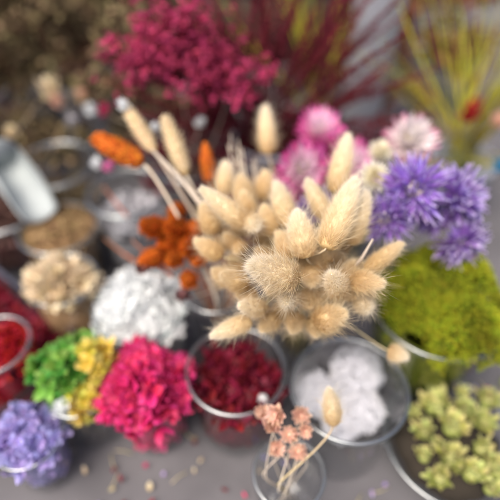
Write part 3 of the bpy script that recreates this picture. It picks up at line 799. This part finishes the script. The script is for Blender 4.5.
# ------------------------------------------------------------------ strawflowers and purple flowers
cQ = Vector((.118, .385, 0))
cQ2 = Vector((.045, .40, 0))
glass("glass_vase", "clear glass vase holding the purple flowers behind the moss", cQ, .034, .11, "vase")
glass("glass_vase", "clear glass vase holding the pink strawflowers behind the bunny tails", cQ2, .03, .11, "vase")
def bloom(label, px, py, d, wpx, mat, face, vase, kind, seed, cat="strawflower", disc=None, group=None):
    random.seed(seed)
    p = W(px, py, d); r = wpx * d / FPX / 2
    fv = Vector(face).normalized()
    t = thing("strawflower" if kind == 'straw' else "spiky_flower", label, cat, (0, 0, 0), group); t.matrix_basis = Matrix.Translation(p)
    fr = frame(fv, Vector((1, .3, .2)))
    mb = MB()
    if kind == 'straw':
        for ring, (n, el, ln, tm) in enumerate([(18, -4, .80, 1.0), (20, 14, .96, 1.0), (20, 30, 1.0, .85), (18, 44, .98, .5), (15, 57, .88, .3), (10, 70, .72, .15)]):
            for k in range(n):
                a = 2 * PI * (k + .5 * (ring % 2)) / n + rnd(-.12, .12)
                mb.petal(fr @ Matrix.Translation((0, 0, -r * .3 + r * .03 * ring)) @ Matrix.Rotation(a, 4, 'Z') @ Matrix.Rotation(-R(el + rnd(-9, 9)), 4, 'Y'), r * ln * rnd(.85, 1.1), r * .27, rnd(.0, .25), .3, None, 4, .65, 0, tm)
    else:
        op = rnd(-12, 10); wd = rnd(.10, .16); ir = rnd(.08, .2)
        for ring, (n, el, ln) in enumerate([(28, -22, .95), (38, -4, 1.0), (42, 14, 1.0), (38, 30, .93), (32, 46, .82), (24, 60, .62), (16, 74, .42)]):
            for k in range(n):
                a = 2 * PI * k / n + rnd(-.2, .2)
                mb.petal(fr @ Matrix.Rotation(a, 4, 'Z') @ Matrix.Rotation(-R(el + op + rnd(-13, 13)), 4, 'Y'), r * ln * rnd(1 - ir * 2.2, 1 + ir), r * wd * rnd(.7, 1.3), rnd(-.25, .35), .5, None, 4, .75)
    mb.build("petals", mat, t)
    mb = MB(); mb.ball(fr @ Vector((0, 0, r * (.1 if kind != 'straw' else .05))), r * (.2 if kind != 'straw' else .22), 12, 8, .4)
    for k in range(70):
        dd = (fv + rvec() * .8).normalized(); mb.hair(fr @ Vector((0, 0, r * .08)) + dd * r * .2, dd, r * .22, r * .02)
    mb.build("flower_centre", disc or M['disc'], t)
    mb = MB(); mb.lathe([(.0005, -r * .42), (r * .16, -r * .36), (r * .26, -r * .2), (r * .2, -.02 * r), (.0005, 0)], 14, M=fr); mb.build("calyx", M['gstem'], t)
    m, b = in_vase(*vase); stem_to(t, p - fv * r * .35, (-fv + Vector((0, 0, -.8))).normalized(), m, b, M['gstem'], .001, .0012)
    return t
vQ, vQ2 = (cQ, .034, .108), (cQ2, .03, .108)
bloom("large purple flower with a pale centre facing the viewer beside the ivory strawflower", 412, 190, .365, 74, M['purple'], (-.1, -.75, .7), vQ, 'spike', 1, "spiky flower")
bloom("purple flower furthest right with long pale tips against the grey background", 455, 198, .39, 68, M['purple'], (.55, -.35, .6), vQ, 'spike', 2, "spiky flower")
bloom("purple flower hanging lowest over the moss", 461, 243, .385, 58, M['purple'], (.35, -.75, -.1), vQ, 'spike', 3, "spiky flower")
bloom("purple flower nearest the bunny tails, half behind the large upright one", 386, 217, .365, 60, M['purple'], (-.45, -.8, .35), vQ, 'spike', 4, "spiky flower")
bloom("dark purple flower half hidden between the large and the furthest right ones", 432, 216, .40, 46, M['purple'], (.1, -.8, .3), vQ, 'spike', 5, "spiky flower")
bloom("small purple flower low behind the leaning bunny tails", 308, 212, .385, 34, M['purple'], (-.1, -.6, .6), vQ2, 'spike', 6, "spiky flower")
bloom("pink strawflower with a pale middle behind the slim leaning bunny tail", 303, 168, .41, 66, M['pink'], (-.15, -.75, .65), vQ2, 'straw', 7)
bloom("pink strawflower highest at the back with a whitish top", 319, 130, .46, 56, M['pink'], (.05, -.45, 1), vQ2, 'straw', 8)
bloom("pink strawflower right behind the tallest right bunny tail", 351, 162, .44, 58, M['pink'], (.3, -.6, .7), vQ2, 'straw', 9)
bloom("magenta strawflower low at the left of the pale middled one", 289, 184, .42, 46, M['pink'], (-.5, -.6, .4), vQ2, 'straw', 10)
bloom("white strawflower with pink edges above the large purple flower", 409, 141, .43, 64, M['blush'], (.0, -.5, .9), vQ, 'straw', 11)
bloom("ivory strawflower between the upright bunny tail and the purple flowers", 374, 177, .375, 38, M['ivory'], (-.1, -.6, .75), vQ, 'straw', 12)
bloom("cream strawflower bud behind the ivory one", 380, 152, .42, 30, M['ivory'], (.0, -.1, 1), vQ, 'straw', 13)
random.seed(33)

# ------------------------------------------------------------------ rear bunches
def copies(proto_meshes, n, vase, spread, zlo, zhi, label, group, name, cat, mats, lean=(0, 0), scale=(.8, 1.2), jit=.25):
    """n stalks of one kind in one vase: every stalk a thing with its own head and stem"""
    c, r, h = vase
    for k in range(n):
        a = rnd(0, 2 * PI); q = math.sqrt(random.random())
        tip = Vector((c.x + spread[0] * q * math.cos(a) + lean[0], c.y + spread[1] * q * math.sin(a) + lean[1], rnd(zlo, zhi) - .03 * q))
        m, b = in_vase(c, r, h)
        d = (tip - m).normalized()
        t = thing(name, label, cat, (0, 0, 0), group); t.matrix_basis = Matrix.Translation(tip)
        link(mats[2], proto_meshes[k % len(proto_meshes)], t, frame((d + rvec() * jit).normalized()) @ Matrix.Scale(rnd(*scale), 4))
        stem_to(t, tip, -d, m, b, mats[1], .0006, .0010)
def spray(mat, stem, L=.05, n=26, size=.0034, seed=0):
    random.seed(seed); mb = MB()
    for k in range(n):
        d = (Vector((0, 0, 1)) + rvec() * .75).normalized(); Lk = L * rnd(.35, 1)
        q = d * Lk; mb.tube([Vector((0, 0, 0)), d * Lk * .5 + rvec() * .003, q], .0003, 4, .1, False, tt=.1)
        for j in range(4):
            e = q + rvec() * .004
            mb.floret(Matrix.Translation(e) @ frame((d + rvec() * .8).normalized()), size * rnd(.7, 1.3), 5, .3, .3)
    return mb.mesh("blossom", mat)
def plume(mat, L=.09, n=150, seed=0, w=.012):
    random.seed(seed); mb = MB()
    mb.tube([Vector((0, 0, 0)), Vector((0, 0, L * .5)), Vector((.004, 0, L))], [.0008, .0006, .0003], 5)
    for k in range(n):
        s = random.random(); d = (Vector((0, 0, 1)) + rvec() * .6).normalized()
        p = Vector((0, 0, L * s)); ln = w * rnd(.7, 1.6) * (1.1 - .6 * s)
        mb.petal(Matrix.Translation(p) @ frame(rvec()) @ Matrix.Rotation(0, 4, 'Z'), ln, .0016, .2, .2, None, 2, .8)
        mb.hair(p, d, ln * 1.5, .0004, rvec(), None, 2)
    return mb.mesh("plume", mat)
def leafy(mat, L=.09, n=60, seed=0):
    random.seed(seed); mb = MB()
    for k in range(n):
        d = (Vector((0, 0, 1)) + rvec() * .9).normalized(); p = Vector((0, 0, L * rnd(0, .8))) + rvec() * .012
        if k % 3 == 0: mb.ball(p + d * .012, rnd(.002, .0045), 7, 5)
        else: mb.petal(Matrix.Translation(p) @ frame(rvec()), rnd(.012, .028), rnd(.005, .011), rnd(-.3, .5), .3, None, 3, .7)
    return mb.mesh("foliage", mat)
def blade(mat, L=.2, seed=0, n=3):
    random.seed(seed); mb = MB()
    for k in range(n):
        b = rvec() * .03; b.z = 0; pts = bez(Vector((0, 0, -.02)), Vector((0, 0, L * .3)), Vector((b.x * .4, b.y * .4, L * .7)), Vector((b.x, b.y, L * rnd(.8, 1))), 8)
        wv = Vector((math.cos(k), math.sin(k), 0)) * .0013
        vs, ts = [], []
        for i, p in enumerate(pts):
            f = 1 - .8 * (i / 8) ** 2; vs += [p - wv * f, p + wv * f]; ts += [i / 8] * 2
        mb.add(vs, [(2 * i, 2 * i + 1, 2 * i + 3, 2 * i + 2) for i in range(8)], ts, random.random())
    return mb.mesh("blade", mat)
def pot(name, label, c, r, h, mat):
    t = thing(name, label, "pot", (c.x, c.y, .001)); mb = MB()
    mb.lathe([(.0005, 0), (r * .8, 0), (r * .82, .003), (r * .97, h * .96), (r * 1.03, h), (r, h + .001), (r * .93, h * .96), (r * .78, .006), (.0005, .006)], 40)
    mb.build("pot_wall", mat, t)
    mb = MB(); ring = [Vector((r * 1.0 * math.cos(a * PI / 24), r * 1.0 * math.sin(a * PI / 24), h)) for a in range(49)]
    mb.tube(ring, .0022, 8, .5, False); mb.build("rim", mat, t); return t
glass("glass_vase", "glass vase holding the crimson flower sprays", vN[0], .035, .10, "vase")
sp = [spray(M['crim'], None, .055, 30, .0021, s) for s in (1, 2, 3)]; random.seed(41)
copies(sp, 19, vN, (.046, .03), .205, .255, "crimson spray of tiny dried blossoms above the orange tails", "crimson sprays behind the orange tails", "blossom_spray", "dried flower", (M['crim'], M['bstem'], "blossom"), (.012, -.01))
vB = (Vector((.025, .515, 0)), .045, .10)
pot("zinc_pot", "zinc pot holding the burgundy plumes", vB[0], .045, .11, M['zinc'])
pm = [plume(M['burg'], .11, 110, s, .0055) for s in (1, 2, 3)]; random.seed(42)
copies(pm, 110, vB, (.085, .05), .12, .23, "burgundy feathery plume at the back behind the lone bunny tail", "burgundy plumes at the back", "feather_plume", "dried grass", (M['burg'], M['bstem'], "plume"))
random.seed(45)
copies([leafy(M['burg'], .06, 60, s) for s in (31, 32)], 34, vB, (.10, .055), .07, .13, "dark burgundy leafy sprig low among the burgundy plumes", "burgundy leafy sprigs at the foot of the plumes", "leafy_sprig", "dried foliage", (M['burg'], M['bstem'], "foliage"))
for k, (x, y, lab) in enumerate([(-.40, .66, "dark zinc pot of brown bouquet at the far left"), (-.25, .70, "dark zinc pot of brown bouquet nearest the crimson sprays"), (-.34, .86, "dark zinc pot of brown bouquet by the plank riser")]):
    vM = (Vector((x, y, 0)), .05, .10)
    pot("zinc_pot", lab, vM[0], .05, .10, M['zinc'])
    lm = [leafy(M['brown'], .09, 60, s + 10 * k) for s in (1, 2)]; random.seed(50 + k)
    copies(lm, 46, vM, (.13, .11), .09, .25, ["brown leafy sprig in the far left bouquet", "brown leafy sprig in the bouquet nearest the crimson sprays", "brown leafy sprig in the bouquet by the plank riser"][k],
           ["brown sprigs of the far left bouquet", "brown sprigs of the bouquet beside the crimson sprays", "brown sprigs of the bouquet by the riser"][k], "leafy_sprig", "dried foliage", (M['brown'], M['bstem'], "foliage"))
vM = (Vector((-.25, .70, 0)), .05, .10)
bud("pinkish beige flower at the top of the brown bouquet", 53, 93, .60, 24, M['beige'], vM)
bud("smaller pinkish beige flower beside the beige one in the brown bouquet", 57, 103, .60, 14, M['peach'], vM)
bud("white ball flower at the right of the brown bouquet", 91, 112, .56, 13, M['white'], vM)
bud("grey ball flower deep in the brown bouquet", 72, 123, .58, 12, M['potp'], vM)
bud("pinkish flower high at the right of the brown bouquet", 86, 96, .60, 16, M['peach'], vM)
bud("tan flower at the left foot of the brown bouquet", 13, 134, .56, 15, M['beige'], vM)
# yellow grass
vY = (Vector((.278, .53, 0)), .05, .12)
pot("zinc_pot", "grey pot holding the yellow grass at the right", vY[0], .042, .07, M['zinc'])
bl = [blade(M['ygrass'], .19, s, 2) for s in range(4)]; random.seed(61)
copies(bl, 38, (vY[0], .038, .065), (.03, .028), .10, .125, "yellow green grass stalk in the pot at the right edge", "yellow green grass at the right", "grass_stalk", "dried grass", (M['ygrass'], M['gstem'], "blade"), jit=.12)
bud("red flower among the yellow grass", 468, 117, .54, 20, M['red'], (vY[0], .038, .065))
bud("smaller red flower at the top of the yellow grass", 476, 104, .58, 12, M['red'], (vY[0], .038, .065))
bud("orange red flower at the right edge in the yellow grass", 497, 122, .55, 18, M['peach'], (vY[0], .038, .065))
bud("blue flower at the right edge below the yellow grass", 499, 168, .50, 16, M['blue'], (vY[0], .038, .065))
# tall grey vase with yellowish stalks
vZ = (Vector((.165, .66, 0)), .032, .24)
pot("zinc_vase", "tall grey zinc vase standing behind the pink strawflowers", vZ[0], .034, .24, M['zinc'])
random.seed(63)
copies([blade(M['ygrass'], .2, s + 9) for s in range(2)], 10, (Vector((.105, .64, 0)), .015, .05), (.014, .014), .09, .11, "tan grass stalk left of the tall grey vase", "tan stalks beside the tall vase", "grass_stalk", "dried grass", (M['ygrass'], M['gstem'], "blade"))
glass("drinking_glass", "small glass holding the tan stalks beside the tall grey vase", Vector((.105, .64, 0)), .02, .06)
vR = (Vector((.24, .80, 0)), .05, .12)
pot("zinc_pot", "grey pot of rust sprigs behind the tall grey vase", vR[0], .05, .12, M['zinc'])
M['rust'] = plant("rust_foliage", [(0, (.10, .045, .02)), (1, (.20, .09, .045))], .5, .03, .2, .8)
random.seed(64)
copies([leafy(M['rust'], .08, 50, s + 70) for s in range(2)], 36, vR, (.12, .09), .10, .24, "rust brown sprig at the back right behind the tall grey vase", "rust sprigs at the back right", "leafy_sprig", "dried foliage", (M['rust'], M['bstem'], "foliage"))

# ------------------------------------------------------------------ right front: sage rosettes in a shallow bowl, peach flowers
cU = at(452, 440, .035)
glass("glass_bowl", "shallow glass bowl of sage green rosettes at the lower right", cU, .056, .035, "bowl", .7)
def rosette(label, px, py, z, wpx, seed, tilt=(0, 0, 1)):
    random.seed(seed); p = at(px, py, z); d = (p - cam.location).length; r = 1.0 * wpx * d * .95 / FPX / 2
    r *= rnd(.78, 1.15); mb = MB(); fr = frame(Vector(tilt) + rvec() * .5)
    mb.ball(Vector((0, 0, 0)), r * .5, 12, 8, .5)
    for ring, (n, el, ln) in enumerate([(8, 2, 1.0), (8, 24, .9), (7, 46, .68), (4, 70, .45)]):
        for k in range(n):
            a = 2 * PI * (k + .5 * (ring % 2)) / n
            mb.petal(fr @ Matrix.Rotation(a, 4, 'Z') @ Matrix.Rotation(-R(el + rnd(-8, 8)), 4, 'Y'), r * ln * rnd(.75, 1.15), r * rnd(.4, .6), rnd(.1, .5), .45, None, 4, .05)
    t = mb.build("sage_rosette", M['sedum']); t.location = p
    return tag(t, label, "succulent", "sage rosettes at the lower right")
for k, (lab, px, py, z, w) in enumerate([
  ("lone sage rosette on the cloth between cotton glass and bowl", 415, 381, .012, 25),
  ("broad pale sage rosette at the left of the shallow bowl", 436, 407, .040, 36),
  ("small creamy sage bud at the top of the shallow bowl", 462, 393, .048, 20),
  ("sage rosette at the right of the creamy bud", 487, 401, .042, 30),
  ("sage rosette below the creamy bud", 463, 412, .046, 26),
  ("sage rosette at the right front of the shallow bowl", 484, 424, .044, 32),
  ("sage rosette in the middle of the shallow bowl", 452, 428, .048, 32),
  ("sage rosette at the left front of the shallow bowl", 424, 433, .040, 30),
  ("sage rosette at the near edge of the shallow bowl", 450, 458, .042, 36),
  ("sage rosette at the near right edge of the shallow bowl", 480, 450, .041, 30),
  ("sage rosette lowest of all, close to the bottom edge", 440, 480, .040, 34),
  ("sage rosette at the near left rim of the shallow bowl", 424, 457, .036, 26),
  ("sage rosette in the near right quarter of the shallow bowl", 471, 474, .040, 32),
  ("sage rosette by the right near rim of the shallow bowl", 497, 470, .037, 28),
  ("tiny sage rosette in the front gap of the shallow bowl", 458, 466, .036, 18),
  ("tiny sage rosette wedged behind the one lowest of all", 437, 446, .038, 18),
  ("small sage rosette at the extreme front right of the shallow bowl", 490, 489, .036, 24),
  ("small sage rosette near the left rim of the bowl", 411, 413, .036, 22)]): rosette(lab, px, py, z, w, 80 + k)
mb = MB(); mb.lathe([(.0005, .009), (.036, .009), (.044, .020), (.03, .026), (.0005, .028)], 40, .3, wob=.006, freq=90)
o = mb.build("peat_bed", M['peat']); o.location = (cU.x, cU.y, .001); tag(o, "dark peat bedding under the sage rosettes in the shallow bowl", "peat", None, "stuff")
for k, (lab, px, py, rz) in enumerate([("green leaf lying flat on the cloth above the shallow bowl", 456, 377, 160), ("green leaf at the right edge of the cloth below the moss glass", 494, 383, 30)]):
    mb = MB(); mb.petal(Matrix.Identity(4), .030, .012, .08, .15, .5, 6, .7)
    o = mb.build("dried_leaf", M['sedum']); o.matrix_basis = Matrix.Translation(at(px + 8, py + 3, .006)) @ Matrix.Rotation(R(rz), 4, 'Z'); tag(o, lab, "leaf")
glass("drinking_glass", "small glass of peach flowers and one bunny tail in the foreground", cP, .026, .07)
random.seed(91)
vP = (cP, .026, .068)
for k, (lab, px, py, d, w) in enumerate([
  ("peach flower outermost at the left of the foreground glass", 263, 413, .335, 19), ("peach flower second from the left in the foreground glass", 279, 411, .335, 17), ("peach flower at the right, touching the rim of the cotton glass", 297, 411, .335, 18),
  ("peach flower in the second row of the foreground glass, left", 270, 428, .335, 20), ("peach flower in the second row of the foreground glass, middle", 288, 427, .33, 20), ("peach flower in the second row of the foreground glass, right", 305, 428, .33, 19),
  ("lowest left peach flower of the foreground glass", 277, 446, .33, 22), ("lowest right peach flower of the foreground glass", 300, 447, .33, 22)]):
    bud(lab, px + rnd(-4, 4), py + 2 + (rnd(-5, 6) if k > 2 else rnd(-1, 2)), d + rnd(-.008, .01), w * rnd(.8, 1.2), M['peach'], vP, npet=9, group="peach flowers in the foreground glass", face=(rnd(-.7, .7), rnd(-.8, .2), 1))

random.seed(97)
mb = MB()
for k in range(420):
    x, y = rnd(-.2, .27), rnd(.04, .24) if k % 4 else rnd(.08, .6)
    if any(math.hypot(x - c.x, y - c.y) < r_ for c, r_ in ((cA, .042), (cB, .048), (cC, .034), (cF, .031), (cG, .034), (cH, .03), (cP, .028), (cS, .058), (cU, .058), (cD, .046), (cE, .036), (cV, .036), (cO, .033))): continue
    if (Mi @ Vector((x, y, 0))).length < .12: continue
    m4 = Matrix.Translation((x, y, .003 + rnd(0, .001))) @ Matrix.Rotation(rnd(0, 6.3), 4, 'Z') @ Matrix.Rotation(rnd(-.2, .2), 4, 'X')
    q = k % 5; o = len(mb.f)
    if q == 4: mb.tube([m4 @ Vector((0, 0, 0)), m4 @ Vector((.008, .001, 0)), m4 @ Vector((.016, 0, 0))], .0004, 5, .5)
    else: mb.petal(m4, rnd(.003, .007), rnd(.002, .005), .25, .3, None, 3, .3)
    mb.m[o:] = [q] * (len(mb.f) - o)
tag(mb.build("fallen_petals", [M['dred'], M['magenta'], M['beige'], M['lav'], M['stem']]), "fallen petals and bits of straw strewn on the grey cloth between the glasses", "petals", None, "stuff")
